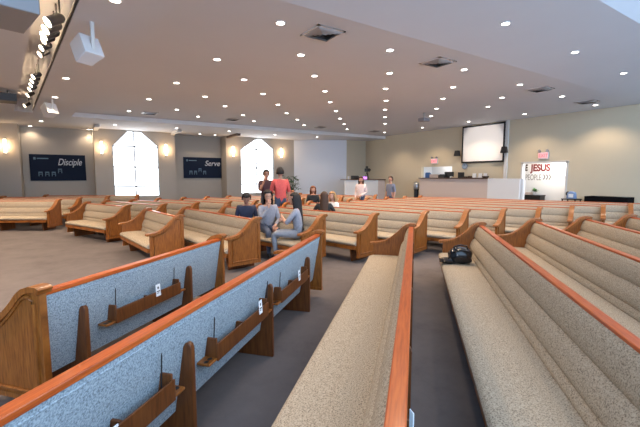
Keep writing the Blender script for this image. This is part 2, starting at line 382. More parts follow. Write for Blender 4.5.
PEW['R3'] = pew(r3[0], r3[1], 'second pew behind the handbag pew, its scrolled end near the right edge')
PEW['R4'] = pew(r4[0], r4[1], 'last pew behind the handbag pew, only its end showing at the right edge')
# --- middle block beyond the cross aisle
ORD = ['front', 'second', 'third', 'fourth', 'fifth', 'sixth', 'seventh', 'eighth', 'ninth', 'tenth', 'eleventh', 'last']
k = (H-ZE)/.63
def S(p): return Vector((p[0]*k, p[1]*k))
n2e = [(-2.3, 6.13), (-.98, 5.78), (.05, 6.2), (.95, 6.42), (1.93, 6.82), (2.78, 7.05), (3.6, 7.30), (4.5, 7.65), (5.42, 8.03), (6.4, 8.45), (7.27, 8.76), (8.1, 9.1)]
f2e = [(-3.45, 7.5), (-2.8, 7.85), (-2.05, 8.25), (-1.4, 8.65), (-.8, 9.1), (-.25, 9.6), (.3, 10.1), (.85, 10.6), (1.4, 11.1), (2.05, 11.5), (2.7, 11.9), (3.3, 12.3)]
for i, (a, b) in enumerate(zip(n2e, f2e)):
    extra = {0: ', short, facing the open carpet', 2: ', three people seated along it', 4: ', where a person in black sits turned away'}.get(i, '')
    PEW['M%d' % i] = pew(S(a), S(b), '%s pew of the middle block%s' % (ORD[i], extra), detail=i < 7)
# --- far block
n3e = [(-4.27, 8.31), (-3.62, 8.68), (-3.0, 9.11), (-2.3, 9.48), (-1.7, 9.95), (-1.1, 10.42), (-.5, 10.9), (.1, 11.37), (.7, 11.84), (1.3, 12.31), (1.9, 12.78)]
len3 = [1.95, 2.65, 2.8, 3.0, 3.0, 3.0, 3.0, 3.0, 3.1, 3.1, 3.1]
F3 = []
for i, (a, l) in enumerate(zip(n3e, len3)):
    an = R(56+i*.8); A = S(a); B = A+Vector((-math.sin(an), math.cos(an)))*l*1.12; F3.append((A, B))
    PEW['F%d' % i] = pew(A, B, '%s pew of the far block in front of the tall windows' % ORD[i if i < 10 else 11], detail=False)
# --- left block, facing the viewer across the open carpet
a4 = [(62, 201, ZE), (80, 0, 12.6), (108, 0, 13.9), (138, 0, 15.2)]
A = Vector(bypx(59, 200.5, ZE))*1.06
for i in range(4):
    if i: D = A.y+i*1.12; P = Vector(((a4[i][0]-320)/F*D, D))
    else: P = A
    PEW['K%d' % i] = pew(P, P+Vector((-4.3+i*.2, -.12)), '%s pew of the left block under the %s banner' % (['front', 'second', 'third', 'rear'][i], 'Disciple'), detail=False)
# ------------------------------------------------------------------ small things on the pew backs
def pencil(t, x, y=-.015, z=.478, ln=.27, lab='', tilt=.06):
    mb = MB(); mb.tube([(0, 0, 0), (0, 0, ln-.015), (0, 0, ln)], [.0045, .0045, .002], 6)
    o = mb.build('pencil', 'black', None); o.location = local(t, x, y, z); o.rotation_euler = (tilt, 0, t.rotation_euler[2]); tag(o, lab, 'pencil', 'pencils in the pew racks')
def card(t, x, lab, w=.062, h=.115, z=.535, tilt=-.06, y=-.074, yaw=0):
    e = thing('visitor_card', lab, 'card', local(t, x, y, z), t.rotation_euler[2]+yaw, 'cards in the pew racks'); e.rotation_euler[0] = tilt
    MB().box((-w/2, -.0015, 0), (w/2, .0015, h)).build('card_sheet', 'paper', e)
    p = MB(); p.box((-w*.34, -.0025, h*.36), (w*.34, -.0012, h*.45)); p.box((-w*.34, -.0025, h*.24), (w*.1, -.0012, h*.29)); p.ball((0, -.0015, h*.70), (.011, .0012, .013)); p.build('printed_mark', 'charcoal', e)
rk2 = (s2[0]+.27, s2[1]-.22); rkA = (s1[0]+.2, s1[1]-.2); rkB = (s1[1]+.26, s1[2]-.14); rkC = (s1[2]+.2, s1[3]-.13)
pencil(PEW['L2'], rk2[0]+.04, lab='black pencil at the near end of the front pew rack')
pencil(PEW['L2'], rk2[1]-.04, lab='black pencil at the far end of the front pew rack')
pencil(PEW['L1'], rkA[1]-.05, lab='large black pencil in the nearest rack, bottom left')
pencil(PEW['L1'], rkB[0]+.03, lab='black pencil at near end of the middle rack on the corner pew')
pencil(PEW['L1'], rkB[1]+.075, lab='black pencil just before the third support board of the corner pew')
pencil(PEW['L1'], rkC[0]+.06, lab='black pencil in the farthest rack of the corner pew')
card(PEW['L2'], rk2[0]+(rk2[1]-rk2[0])*.60, 'white visitor card in the front pew rack')
card(PEW['L1'], rkB[0]+(rkB[1]-rkB[0])*.80, 'white visitor card in the middle rack of the corner pew')
card(PEW['L1'], rkC[0]+(rkC[1]-rkC[0])*.62, 'white visitor card in the farthest rack of the corner pew')
card(PEW['L1'], rkA[0]+(rkA[1]-rkA[0])*.38, 'white card cut off by the bottom edge in the nearest rack', z=.475)
card(PEW['C'], (Vector(bypx(409, 421, .8))-cA).dot(dc), 'small white slip behind the orange rail at bottom centre', .03, .08, .76, .0, -.058, .5)
# handbag
hb = Vector(bypx(453, 262, .437)); hx = (hb-r1[0]).dot(dc)
t = thing('handbag', 'black slouchy handbag on the tan pew seat', 'bag', local(PEW['R1'], hx-.05, .41, .438), PEW['R1'].rotation_euler[2])
def lump(cx, cy, rx, ry, h, n=26, m=14, ex=.6):
    b = MB(); b.ball((0, 0, 0), 1.0, n=n, m=m); o = []
    for x, y, z in b.v:
        w_ = 1+.07*math.sin(5*x+7*z+cx*40)+.05*math.sin(11*y-6*x)
        px_ = math.copysign(abs(x)**ex, x)*rx*w_; py_ = math.copysign(abs(y)**ex, y)*ry*w_; pz = (math.copysign(abs(z)**ex, z)+1)*.5*h*(1+.08*math.sin(6*x+5*y))
        o.append((cx+px_, cy+py_, max(0, pz)))
    b.v = o; return b
lump(.0, -.02, .13, .155, .22).build('bag_body', 'black_gloss', t)
lump(-.03, .155, .10, .11, .07).build('flap', 'black_gloss', t)
b = MB(); b.tube([(-.02, -.12, .19), (-.04, -.10, .26), (-.05, -.01, .275), (-.04, .07, .245), (-.02, .10, .17), (-.06, .14, .09)], .012, 8); b.build('handle', 'black_gloss', t)
b = MB(); b.tube([(.0, -.13, .215), (.01, -.02, .232), (0, .09, .21)], .006, 6); b.tube([(-.12, .02, .12), (-.135, .03, .15), (-.13, .05, .11)], .008, 6); b.build('zip', 'steel', t)
# ------------------------------------------------------------------ people
def person(label, loc, face, hgt, joints, colors, hair, sleeves='long', skin='skin', headturn=0, nod=0, glasses=False):
    """joints in a standing frame of height 1.75 (metres, facing +Y, right hand at +X); face = heading in room axes"""
    s = hgt/1.75; t = thing('person', label, 'person', loc, face)
    J = joints; V = []; rad = []; Ed = []; lab = []
    def nd(p, r, l, par=None):
        V.append(Vector(p)); rad.append(r if isinstance(r, tuple) else (r, r)); lab.append(l)
        if par is not None: Ed.append((par, len(V)-1))
        return len(V)-1
    pel = nd(J['pelvis'], (.155, .125), 'hip'); 
    wa = nd(Vector(J['pelvis']).lerp(Vector(J['chest']), .45), (.15, .115), 'torso', pel)
    ch = nd(J['chest'], (.17, .13), 'torso', wa)
    nk0 = nd(Vector(J['chest']).lerp(Vector(J['neck']), .75), (.085, .075), 'torso', ch)
    nk = nd(J['neck'], .052, 'head', nk0)
    hc = Vector(J['head'])
    for side, sx in (('r', 1), ('l', -1)):
        sh = nd(J['sh_'+side], .072, 'uparm', ch); el = nd(J['el_'+side], .050, 'uparm' if sleeves != 'none' else 'skinarm', sh)
        m2 = nd(Vector(J['el_'+side]).lerp(Vector(J['wr_'+side]), .4), .042, 'forearm', el)
        wr = nd(J['wr_'+side], .028, 'forearm', m2)
        d = (Vector(J['wr_'+side])-Vector(J['el_'+side])).normalized(); d = Vector(J.get('hd_'+side, d)).normalized()
        wp = Vector(J['wr_'+side]); side_v = d.cross(Vector((0, 1, 0) if abs(d.y) < .8 else (0, 0, 1))).normalized(); nrm = d.cross(side_v)
        pl = nd(wp+d*.05, (.036, .026), 'hand', wr); kn = nd(wp+d*.085, (.036, .020), 'hand', pl)
        for q, (off, ln) in enumerate(((-.030, .065), (-.010, .078), (.010, .073), (.029, .056))):
            b0 = wp+d*.10+side_v*off; f1 = nd(b0, .0095, 'hand', kn); f2 = nd(b0+d*ln*.5+nrm*.006, .009, 'hand', f1); nd(b0+d*ln*.9+nrm*.024, .0075, 'hand', f2)
        th = nd(wp+d*.045+side_v*-.045, .011, 'hand', pl); nd(wp+d*.085+side_v*-.062+nrm*.012, .009, 'hand', th)
        hp = nd(J['hip_'+side], .098, 'leg', pel); kn_ = nd(J['kn_'+side], .07, 'leg', hp)
        cf = nd(Vector(J['kn_'+side]).lerp(Vector(J['an_'+side]), .35), .058, 'leg', kn_); an = nd(J['an_'+side], .04, 'leg', cf)
        hl = Vector(J['an_'+side])+Vector((0, .05, -.035)); ft = nd(hl, .042, 'foot', an); nd(hl+Vector((sx*.02, .13, -.01)), .034, 'foot', ft)
    me = bpy.data.meshes.new('skel'); me.from_pydata([v*s for v in V], Ed, [])
    o = bpy.data.objects.new('skel', me); C.objects.link(o); sk = o.modifiers.new('s', 'SKIN'); sk.use_smooth_shade = True
    for i, sv in enumerate(me.skin_vertices[0].data): sv.radius = (rad[i][0]*s, rad[i][1]*s); sv.use_root = (i == 0)
    sb = o.modifiers.new('d', 'SUBSURF'); sb.levels = 1; sb.render_levels = 1
    bm_ = bpy.data.meshes.new_from_object(o.evaluated_get(bpy.context.evaluated_depsgraph_get())); bpy.data.objects.remove(o)
    bm = bmesh.new(); bm.from_mesh(bm_)
    slots = [skin, colors[0], colors[1], 'shoe', 'eye', 'lip', colors[2] if len(colors) > 2 else colors[0]]
    base = {'hip': 2, 'torso': 1, 'head': 0, 'uparm': 1, 'skinarm': 0, 'forearm': 1 if sleeves == 'long' else 0, 'hand': 0, 'leg': 2, 'foot': 3}
    segs = [(V[a]*s, V[b]*s, lab[b]) for a, b in Ed]
    for f in bm.faces:
        p = f.calc_center_median(); best = 9; bl = 'torso'
        for a, b, l in segs:
            d = b-a; q = max(0, min(1, (p-a).dot(d)/max(d.length_squared, 1e-9))); dist = (p-(a+d*q)).length
            if l in ('hand',): dist *= .9
            if dist < best: best = dist; bl = l
        f.material_index = base[bl]; f.smooth = True
    # head: sculpted ellipsoid joined into the same body mesh
    Mh = Matrix.Translation(hc*s) @ Matrix.Rotation(headturn, 4, 'Z') @ Matrix.Rotation(-nod, 4, 'X') @ Matrix.Scale(s, 4)
    hb_ = MB(); n, m = 18, 14
    for kk in range(m+1):
        ph = math.pi*kk/m
        for i in range(n):
            th_ = 2*math.pi*i/n; x = math.sin(ph)*math.cos(th_); y = math.sin(ph)*math.sin(th_); z = math.cos(ph)
            X, Y, Z = x*.076, y*.096, z*.118
            if z < 0: X *= 1+.28*z; Y *= 1+.10*z; Y += .016*(-z)*(1 if y > 0 else .2)
            if y > .55 and -.32 < z < .16 and abs(x) < .23: Y += .022*(1-abs(x)/.23)*(1-max(0, z+.12)/.28)   # nose
            if y > .5 and .02 < z < .3 and .2 < abs(x) < .6: Y -= .007                                       # eye sockets
            hb_.v.append((X, Y, Z))
    for kk in range(m):
        for i in range(n): j = (i+1) % n; hb_.f.append((kk*n+i, (kk+1)*n+i, (kk+1)*n+j, kk*n+j)); hb_.m.append(0)
    for sx in (-1, 1):
        hb_.ball((sx*.030, .083, .012), (.013, .008, .007), 4, 8, 6); hb_.ball((sx*.076, -.005, -.01), (.011, .022, .032), 0, 8, 6)
    hb_.ball((0, .097, -.056), (.024, .008, .008), 5, 10, 6)
    hb_.tube([(0, -.012, -.09), (0, -.03, -.17)], .05, 10, 0)
    vs = [bm.verts.new(Mh @ Vector(v)) for v in hb_.v]
    for f, mi in zip(hb_.f, hb_.m):
        try: nf = bm.faces.new([vs[i] for i in f]); nf.material_index = mi; nf.smooth = True
        except ValueError: pass
    bmesh.ops.recalc_face_normals(bm, faces=bm.faces)
    me2 = bpy.data.meshes.new('body'); bm.to_mesh(me2); bm.free()
    for q in slots: me2.materials.append(M[q])
    bo = bpy.data.objects.new('body', me2); C.objects.link(bo); bo.parent = t
    # hair
    hm, ln = hair; h = MB(); n, m = 24, 16
    for kk in range(m+1):
        ph = math.pi*kk/m
        for i in range(n):
            th_ = 2*math.pi*i/n; x = math.sin(ph)*math.cos(th_); y = math.sin(ph)*math.sin(th_); z = math.cos(ph)
            wv = 1+.03*math.sin(th_*9+kk)
            X, Y, Z = x*(.102 if ln else .092)*wv, y*.112*wv-.012, z*.130+.008
            if ln and z < .1:
                q = (.1-z)/1.1; Z = .02-q*ln; X = x*.092*wv if abs(z) < .1 else math.copysign(.118*(1-.18*q), math.cos(th_))*abs(math.cos(th_))*wv
                Y = (math.sin(th_)*.108)*(1-.25*q)-.022-.075*q
            h.v.append((X, Y, Z))
    lim = -.35 if not ln else -1.1
    for kk in range(m):
        zc = math.cos(math.pi*(kk+.5)/m)
        for i in range(n):
            yc = math.sin(2*math.pi*(i+.5)/n)
            if zc < .52 and yc > (.30 if zc > .25 else (.42 if ln else -.05)): continue
            if zc < lim: continue
            j = (i+1) % n; h.f.append((kk*n+i, (kk+1)*n+i, (kk+1)*n+j, kk*n+j)); h.m.append(0)
    h.v = [Mh @ Vector(v) for v in h.v]
    ho = h.build('hair', hm, t, smooth=80); so = ho.modifiers.new('thick', 'SOLIDIFY'); so.thickness = .02*s; so.offset = .3
    if glasses:
        g = MB()
        for sx in (-1, 1):
            g.tube([Mh @ Vector((sx*.031+.022*math.cos(a), .098, .012+.016*math.sin(a))) for a in [i*math.pi/5 for i in range(10)]], .0022*s, 6, closed=True)
            g.tube([Mh @ Vector((sx*.053, .098, .014)), Mh @ Vector((sx*.079, .0, .010))], .002*s, 6)
        g.tube([Mh @ Vector((-.010, .099, .014)), Mh @ Vector((.010, .099, .014))], .002*s, 6); g.build('glasses', 'black', t)
    return t
def stand(**kw):
    J = dict(pelvis=(0, 0, .93), chest=(0, .0, 1.28), neck=(0, .0, 1.50), head=(0, .02, 1.632), sh_r=(.185, 0, 1.40), sh_l=(-.185, 0, 1.40), el_r=(.235, -.02, 1.12), el_l=(-.235, -.02, 1.12),
             wr_r=(.24, .06, .88), wr_l=(-.24, .06, .88), hip_r=(.09, 0, .88), hip_l=(-.09, 0, .88), kn_r=(.10, .02, .48), kn_l=(-.10, .02, .48), an_r=(.10, -.02, .08), an_l=(-.10, -.02, .08)); J.update(kw); return J
def sit(**kw):
    zo = .56
    J = dict(pelvis=(0, 0, zo), chest=(0, .02, zo+.33), neck=(0, .03, zo+.54), head=(0, .05, zo+.675), sh_r=(.175, .02, zo+.45), sh_l=(-.175, .02, zo+.45), el_r=(.22, .08, zo+.18), el_l=(-.22, .08, zo+.18),
             wr_r=(.10, .26, zo+.10), wr_l=(-.10, .26, zo+.10), hip_r=(.09, .03, zo-.01), hip_l=(-.09, .03, zo-.01), kn_r=(.11, .44, zo-.02), kn_l=(-.11, .44, zo-.02), an_r=(.11, .42, .085), an_l=(-.11, .42, .085)); J.update(kw); return J
def facing(dx, dd):                       # heading given in plan terms (right, ahead)
    v = W(dx, dd); return math.atan2(-v.x, v.y)
def seatpos(key, x, y=.28): return local(PEW[key], x, y, 0)
def xpew(key, px):                         # how far along a pew a pixel column falls
    t = PEW[key]; L = t['length']; best = 0; bd = 9e9
    for i in range(201):
        q = local(t, L*i/200, .28, 0); x, d = ca*q.x-sa*q.y, sa*q.x+ca*q.y
        e = abs(320+F*x/d-px)
        if e < bd: bd = e; best = L*i/200
    return best
def pewface(key, turn=0): return PEW[key].rotation_euler[2]+turn
x5 = xpew('M2', 299); x4 = xpew('M2', 267); x3 = xpew('M2', 246)
person('seated person with long black hair and grey short-sleeved top, arms folded, facing left', seatpos('M2', x5), facing(-1, .12), 1.76,
       sit(chest=(0, .03, .89), neck=(0, .06, 1.09), head=(0, .10, 1.225), sh_r=(.175, .05, 1.01), sh_l=(-.175, .05, 1.01), wr_r=(-.05, .32, .82), wr_l=(.06, .35, .86), el_r=(.21, .22, .78), el_l=(-.21, .22, .78), kn_r=(.11, .50, .56), kn_l=(-.11, .50, .56), an_r=(.11, .44, .085), an_l=(-.11, .44, .085)), ('greytop', 'greyjeans'), ('hair_black', .62), 'short', headturn=.1)
person('seated person with glasses, dark hair and grey hooded top, hand raised to chin', seatpos('M2', x4), facing(.45, -1), 1.78,
       sit(wr_r=(.03, .20, 1.03), el_r=(.19, .20, .80), hd_r=(-.2, -.1, 1)), ('hoodie', 'denim'), ('hair_black', .40), headturn=-.1, glasses=True)
person('seated person with short dark hair and navy top, head bowed, looking down', seatpos('M2', x3), facing(.25, -1), 1.78,
       sit(chest=(0, .08, .87), neck=(0, .14, 1.06), head=(0, .20, 1.165), sh_r=(.175, .1, .97), sh_l=(-.175, .1, .97)), ('navy', 'denim'), ('hair_black', 0), nod=.55, skin='skin_tan')
def P2(px, D): return W((px-320)/F*D, D, 0)
person('standing person in a coral red polo shirt, back turned, arm hanging', P2(280.5, 11.0), facing(-.45, 1), 1.93,
       stand(wr_l=(-.12, .24, 1.1), el_l=(-.24, .05, 1.13)), ('coral', 'denim'), ('hair_black', 0), 'short', headturn=-.25)
person('standing person in a dark maroon shirt with hand on face, facing the coral shirt', P2(266.5, 11.8), facing(.35, -1), 1.88,
       stand(el_r=(.22, .12, 1.16), wr_r=(.09, .17, 1.44), hd_r=(-.25, -.1, 1), wr_l=(-.05, .20, 1.10), el_l=(-.23, .06, 1.12)), ('maroon', 'denim'), ('hair_black', 0), 'short', skin='skin_tan', glasses=True)
xb = xpew('M4', 324)
person('seated person in black with long brown hair, turned away from view', seatpos('M4', xb), facing(.15, 1), 1.66,
       sit(el_r=(.29, .0, .82), el_l=(-.29, .0, .82), kn_r=(.11, .30, .54), kn_l=(-.11, .30, .54), an_r=(.11, .28, .085), an_l=(-.11, .28, .085)), ('blacktop', 'denim'), ('hair_brown', .46), headturn=.2)
xw = xpew('M5', 333)
person('seated person with pale blonde hair and white top beside the person in black', seatpos('M5', xw), pewface('M5'), 1.62, sit(), ('whitetop', 'denim'), ('hair_blonde', .28))
xr = xpew('F7', 313) if True else 0
person('seated person with reddish hair and dark jacket far back', seatpos('F7', min(max(.25, xr), 2.8)), facing(.1, -1), 1.72, sit(), ('blacktop', 'denim'), ('hair_red', .20))
xc = xpew('F6', 295)
person('small person in a red top beside the leafy plant', seatpos('F6', min(max(.25, xc), 2.8)), facing(.2, -1), 1.55, sit(), ('redtop', 'denim'), ('hair_red', 0))
person('standing person in a pale pink top with brown hair, in the far aisle', P2(361, 14.6), facing(-.5, -1), 1.66, stand(wr_l=(-.06, .2, 1.0), wr_r=(.2, .12, .9)), ('pinktop', 'denim'), ('hair_brown', .26), headturn=.3)
person('standing person in a blue-grey shirt with dark beard, looking left', P2(390.5, 14.9), facing(-.75, -.5), 1.68, stand(), ('bluegrey', 'denim'), ('hair_brown', 0), 'short', headturn=.2)
# ------------------------------------------------------------------ ceiling fixtures
def spot(parent, e, col, size=R(125), blend=.6, rad=.09, name='lamp_light', rot=(0, 0, 0), loc=(0, 0, -.03)):
    l = bpy.data.lights.new(name, 'SPOT'); l.energy = e; l.color = col; l.spot_size = size; l.spot_blend = blend; l.shadow_soft_size = rad
    o = bpy.data.objects.new(name, l); C.objects.link(o); o.parent = parent; o.location = loc; o.rotation_euler = rot; return o
DL0 = None
def downlight(p, label, group, e=122):
    global DL0
    t = thing('downlight', label, 'ceiling light', p, 0, group)
    if DL0 is None:
        a = MB(); n = 20
        prof = [(.075, -.004), (.105, -.007), (.108, 0)]
        a.lathe([(.066, -.002), (.072, -.010), (.098, -.007), (.10, .0)], 24); r = a.build('trim_ring', 'white_plastic', t)
        b = MB(); b.lathe([(.0, -.0065), (.05, -.0105), (.067, -.0115), (.067, -.004)], 24); q = b.build('lens', 'lamp_glow', t); DL0 = (r.data, q.data)
    else:
        for nm, d in zip(('trim_ring', 'lens'), DL0): o = bpy.data.objects.new(nm, d); C.objects.link(o); o.parent = t
    spot(t, e, (1, .77, .55))
tray = [(280.5, 22.8), (301, 54.8), (217, 59.3), (314.5, 75.7), (244, 79.5), (176.5, 82.7), (263, 93.7), (205, 96.5), (278, 104.5), (225, 106), (115, 0), (149, 99), (129, 111),
        (390, 50), (389.5, 73), (385.5, 88.5), (325, 91), (386, 100.5), (330, 102), (464, 69.5), (453, 87), (443, 98.5), (336, 111), (340, 118.5), (344, 124), (347, 129),
        (385, 109.5), (385, 117), (385, 123.5), (436.5, 108.5), (431, 116), (422.5, 127.5), (520, 84.5), (502, 97.5), (488, 106.5), (562, 96.3), (595.5, 105), (524.5, 114),
        (468.5, 121.5), (286.5, 113), (297.5, 119.5), (304, 125), (243, 115), (254, 121), (177, 109.5), (198, 116.5), (384.5, 132.3)]
for p in tray:
    q = onz(*p, ZC); left = q.x < TL0[0]+(q.y-YN)/(YS-YN)*(TL1[0]-TL0[0])+.15
    q.x = min(q.x, XR-.25); q.y = max(q.y, YN+.2)
    if left: q = onz(*p, ZS); downlight(q, 'recessed downlight in the left ceiling strip beside the stage lights', 'downlights in the left strip')
    elif q.y > 19.1: q.y = 19.0; downlight(q, 'recessed downlight in the raised main ceiling', 'downlights in the raised ceiling')
    else: downlight(q, 'recessed downlight in the raised main ceiling', 'downlights in the raised ceiling')
for p in [(66, 78), (55, 97)]: downlight(onz(*p, ZS), 'recessed downlight in the left ceiling strip beside the stage lights', 'downlights in the left strip')
for p in [(115, 124.7), (176.5, 128), (229, 131), (275, 134.5), (317, 137)]:
    q = onz(*p, ZS); q.y = max(YS+.2, min(q.y, YF-.9)); downlight(q, 'recessed downlight in the low soffit above the windows', 'downlights in the window soffit', 60)
for p in [(41, 121), (31, 127), (88, 131.5), (92.5, 129.3), (200, 134), (215, 135)]:
    q = onz(*p, ZS); q.y = min(q.y, YF+ND-.3); downlight(q, 'recessed downlight in the soffit above a banner', 'downlights above the banners', 35)
near = [(505.5, 23.5), (575, 52), (623.7, 73)]
for p in near: downlight(onslope(*p), 'recessed downlight in the smooth near ceiling strip at right', 'downlights in the near strip')
for p in [(4.4, 4.2, ZC+SL*(YN-4.2)), (4.6, -.4, Z2+1.4), (7.5, .5, Z2+1.4), (-2.4, 7.5, ZS), (-3.2, 11, ZS), (-3.4, 14.5, ZS)]:  # unseen lamps added to even out and lift the light on pews and carpet
    downlight(Vector(p), 'added downlight overhead, beyond the top edge of the picture', 'added downlights overhead', 190 if p[0] > 0 else 650)
for p in [(-2.4, 4.3, ZC+SL*(YN-4.3)), (-1.2, 4.4, ZC+SL*(YN-4.4)), (-3.2, 2.2, Z2+SL*5)]:  # unseen lamps added to warm the seat of the middle foreground pew
    downlight(Vector(p), 'added downlight overhead on the stage side, beyond the top edge of the picture', 'added downlights by the stage', 430)
# ceiling air diffusers
def vent(px, py, m, label, sz=.6, z=ZC):
    q = onz(px, py, z); q.x = min(q.x, XR-.5)
    if q.y > 18.8 and z == ZC: q.y = 18.75
    t = thing('ceiling_vent', label, 'vent', q)
    f = MB(); h = sz/2
    for a, b in (((-h, -h, -.02), (h, -h+.05, 0)), ((-h, h-.05, -.02), (h, h, 0)), ((-h, -h, -.02), (-h+.05, h, 0)), ((h-.05, -h, -.02), (h, h, 0))): f.box(a, b)
    f.build('frame', 'white_plastic', t)
    g = MB()
    for i in range(1, 5):
        r0, r1 = h*(1-i*.2)+.03, h*(1-i*.2)-.02
        if r1 < .03: continue
        g.add([(sx*r0, sy*r0, -.012) for sx, sy in ((-1, -1), (1, -1), (1, 1), (-1, 1))]+[(sx*r1, sy*r1, -.045) for sx, sy in ((-1, -1), (1, -1), (1, 1), (-1, 1))],
              [(0, 1, 5, 4), (1, 2, 6, 5), (2, 3, 7, 6), (3, 0, 4, 7)])
    g.build('louvres', m, t, smooth=10)
    MB().box((-h+.04, -h+.04, -.006), (h-.04, h-.04, -.002)).build('dark_throat', 'charcoal', t)
    return t
vent(323, 33, 'vent_grey', 'square ceiling vent nearest the viewer, above the coral shirt', .62)
vent(438, 62, 'vent_grey', 'square ceiling vent above the projector screen side, second from viewer')
vent(540, 89, 'vent_grey', 'square ceiling vent above the doorway with red lettering')
vent(587, 101.5, 'vent_grey', 'square ceiling vent near the right wall, closest to the right edge')
vent(150, 113, 'vent_blue', 'bluish lit ceiling vent above the left window', .6)
vent(232, 119.3, 'vent_grey', 'small dark ceiling vent above the Serve banner')
vent(320, 127, 'vent_grey', 'thin dark ceiling vent above the pale partition')
vent(374, 131, 'vent_grey', 'far dark ceiling vent beside the sound booth corner')
# ceiling projector
q = onz(424, 113, ZC); t = thing('projector', 'small grey projector hanging from the ceiling on a short pole', 'projector', q)
MB().lathe([(.06, 0), (.06, -.02), (.022, -.03), (.022, -.22)], 12).build('ceiling_mount', 'steel', t)
b = MB(); b.box((-.2, -.16, -.36), (.2, .16, -.22)); b.build('projector_body', 'grey_plastic', t, .02)
MB().lathe([(.05, 0), (.055, .05), (.045, .07)], 14, mtx=Matrix.Translation((.2, .04, -.29)) @ Matrix.Rotation(R(90), 4, 'Y')).build('lens', 'black', t)
scx = Vector((XR-.12, (onx(462.3, 140, XR-.12).y+onx(504.8, 140, XR-.12).y)/2, onx(483, 143.5, XR-.12).z)); pd = scx-(q+Vector((0, .04, -.29)))
t.rotation_euler[2] = math.atan2(pd.y, pd.x); pl_ = spot(t, 260, (1, .90, .80), R(30), .35, .03, 'projector_beam', (0, 0, 0), (.30, .04, -.29))
pl_.rotation_euler = Vector((math.hypot(pd.x, pd.y), 0, pd.z)).to_track_quat('-Z', 'Y').to_euler()
# stage lighting slot ------------------------------------------------
def slotpt(f_, side, z):          # f_ = 0..1 along the slot, side 0 right edge .. 1 left edge
    a = Vector(E0).lerp(Vector(E1), f_); b = Vector(G0).lerp(Vector(G1), f_); p = a.lerp(b, side); return Vector((p.x, p.y, z))
rail = MB(); rail.tube([slotpt(.02, .045, ZS+.03), slotpt(.97, .045, ZS+.03)], .022, 6); o = rail.build('light_track', 'black'); tag(o, 'long dark lighting track along the edge of the stage slot', 'light track')
for f_ in (.2, .4, .6, .8):
    pass
dE = (Vector(E1)-Vector(E0)).normalized(); hd = math.atan2(dE.y, dE.x)
def slot_f(px, py):
    q = onz(px, py, ZS+.02); return max(.02, min(.97, (Vector((q.x, q.y))-Vector(E0)).dot(dE)/(Vector(E1)-Vector(E0)).length))
TR0 = None
tl = [(61, 26, 'big'), (58, 33, 'big'), (55, 39, 'big'), (51, 44, ''), (49, 51, ''), (47, 57, ''), (40.5, 79, ''), (38.5, 83, ''), (37.5, 87, ''), (35.5, 91, ''), (34, 97, ''), (29.5, 107, '')]
lampname = ['nearest', 'second', 'third', 'fourth', 'fifth', 'sixth', 'seventh', 'eighth', 'ninth', 'tenth', 'eleventh', 'farthest']
for i, (px, py, kind) in enumerate(tl):
    p = slotpt(slot_f(px, py), .38, ZS+.10); t = thing('track_light', '%s glowing track spotlight along the stage ceiling edge' % lampname[i], 'spotlight', p, hd, 'track spotlights over the stage'); t.scale = (1.35,)*3 if kind else (1,)*3
    MB().tube([(0, -.06, (ZT-ZS-.095)/(1.35 if kind else 1)), (0, -.06, .05), (0, 0, .0)], .012, 6).build('bracket', 'black', t)
    mt = Vector((-.22, .80, -.55)).to_track_quat('Z', 'Y').to_matrix().to_4x4()
    MB().lathe([(.04, -.12), (.06, -.09), (.062, .03), (.068, .09), (.06, .085)], 18, mtx=mt).build('lamp_can', 'charcoal', t)
    MB().lathe([(.001, .086), (.062, .094)], 18, mtx=mt).build('lens', 'track_glow', t)
    spot(t, 240, (1, .70, .40), R(95), .6, .06, 'track_lamp_light', (R(100), 0, 0), (0, .10, .06))
# loudspeakers -------------------------------------------------------
def speaker(px, py, sz, label, yaw, drop, m='white_plastic', tilt=-18):
    q = onz(px, py, ZS); t = thing('loudspeaker', label, 'speaker', q, yaw)
    MB().box((-.03, -.012, -drop-.13), (.03, .018, .02)).build('bracket', 'trim_white', t, .006)
    Mx = Matrix.Translation((0, .0, -drop)) @ Matrix.Rotation(R(tilt), 4, 'X')
    b = MB(); h = sz/2
    b.add([Mx @ Vector(v) for v in [(-h, .03, -h), (h, .03, -h), (h, .03, h), (-h, .03, h), (-h*.82, .03+sz*.95, -h), (h*.82, .03+sz*.95, -h), (h*.82, .03+sz*.95, h), (-h*.82, .03+sz*.95, h)]],
          [(0, 1, 2, 3), (4, 7, 6, 5), (0, 4, 5, 1), (1, 5, 6, 2), (2, 6, 7, 3), (3, 7, 4, 0)])
    b.build('cabinet', m, t, .012)
    g = MB(); h2 = h*.72; g.box((-h2, .03+sz*.95, -h2), (h2, .03+sz*.955+.01, h2), mtx=Mx); g.build('grille', 'trim_white', t)
    return t
speaker(92, 22, .34, 'large white loudspeaker box hanging near the stage lights', facing(-.92, .40), .34, tilt=-24)
speaker(52, 99, .36, 'small white loudspeaker box hanging farther along the stage edge', facing(-.92, .40), .27, tilt=-24)
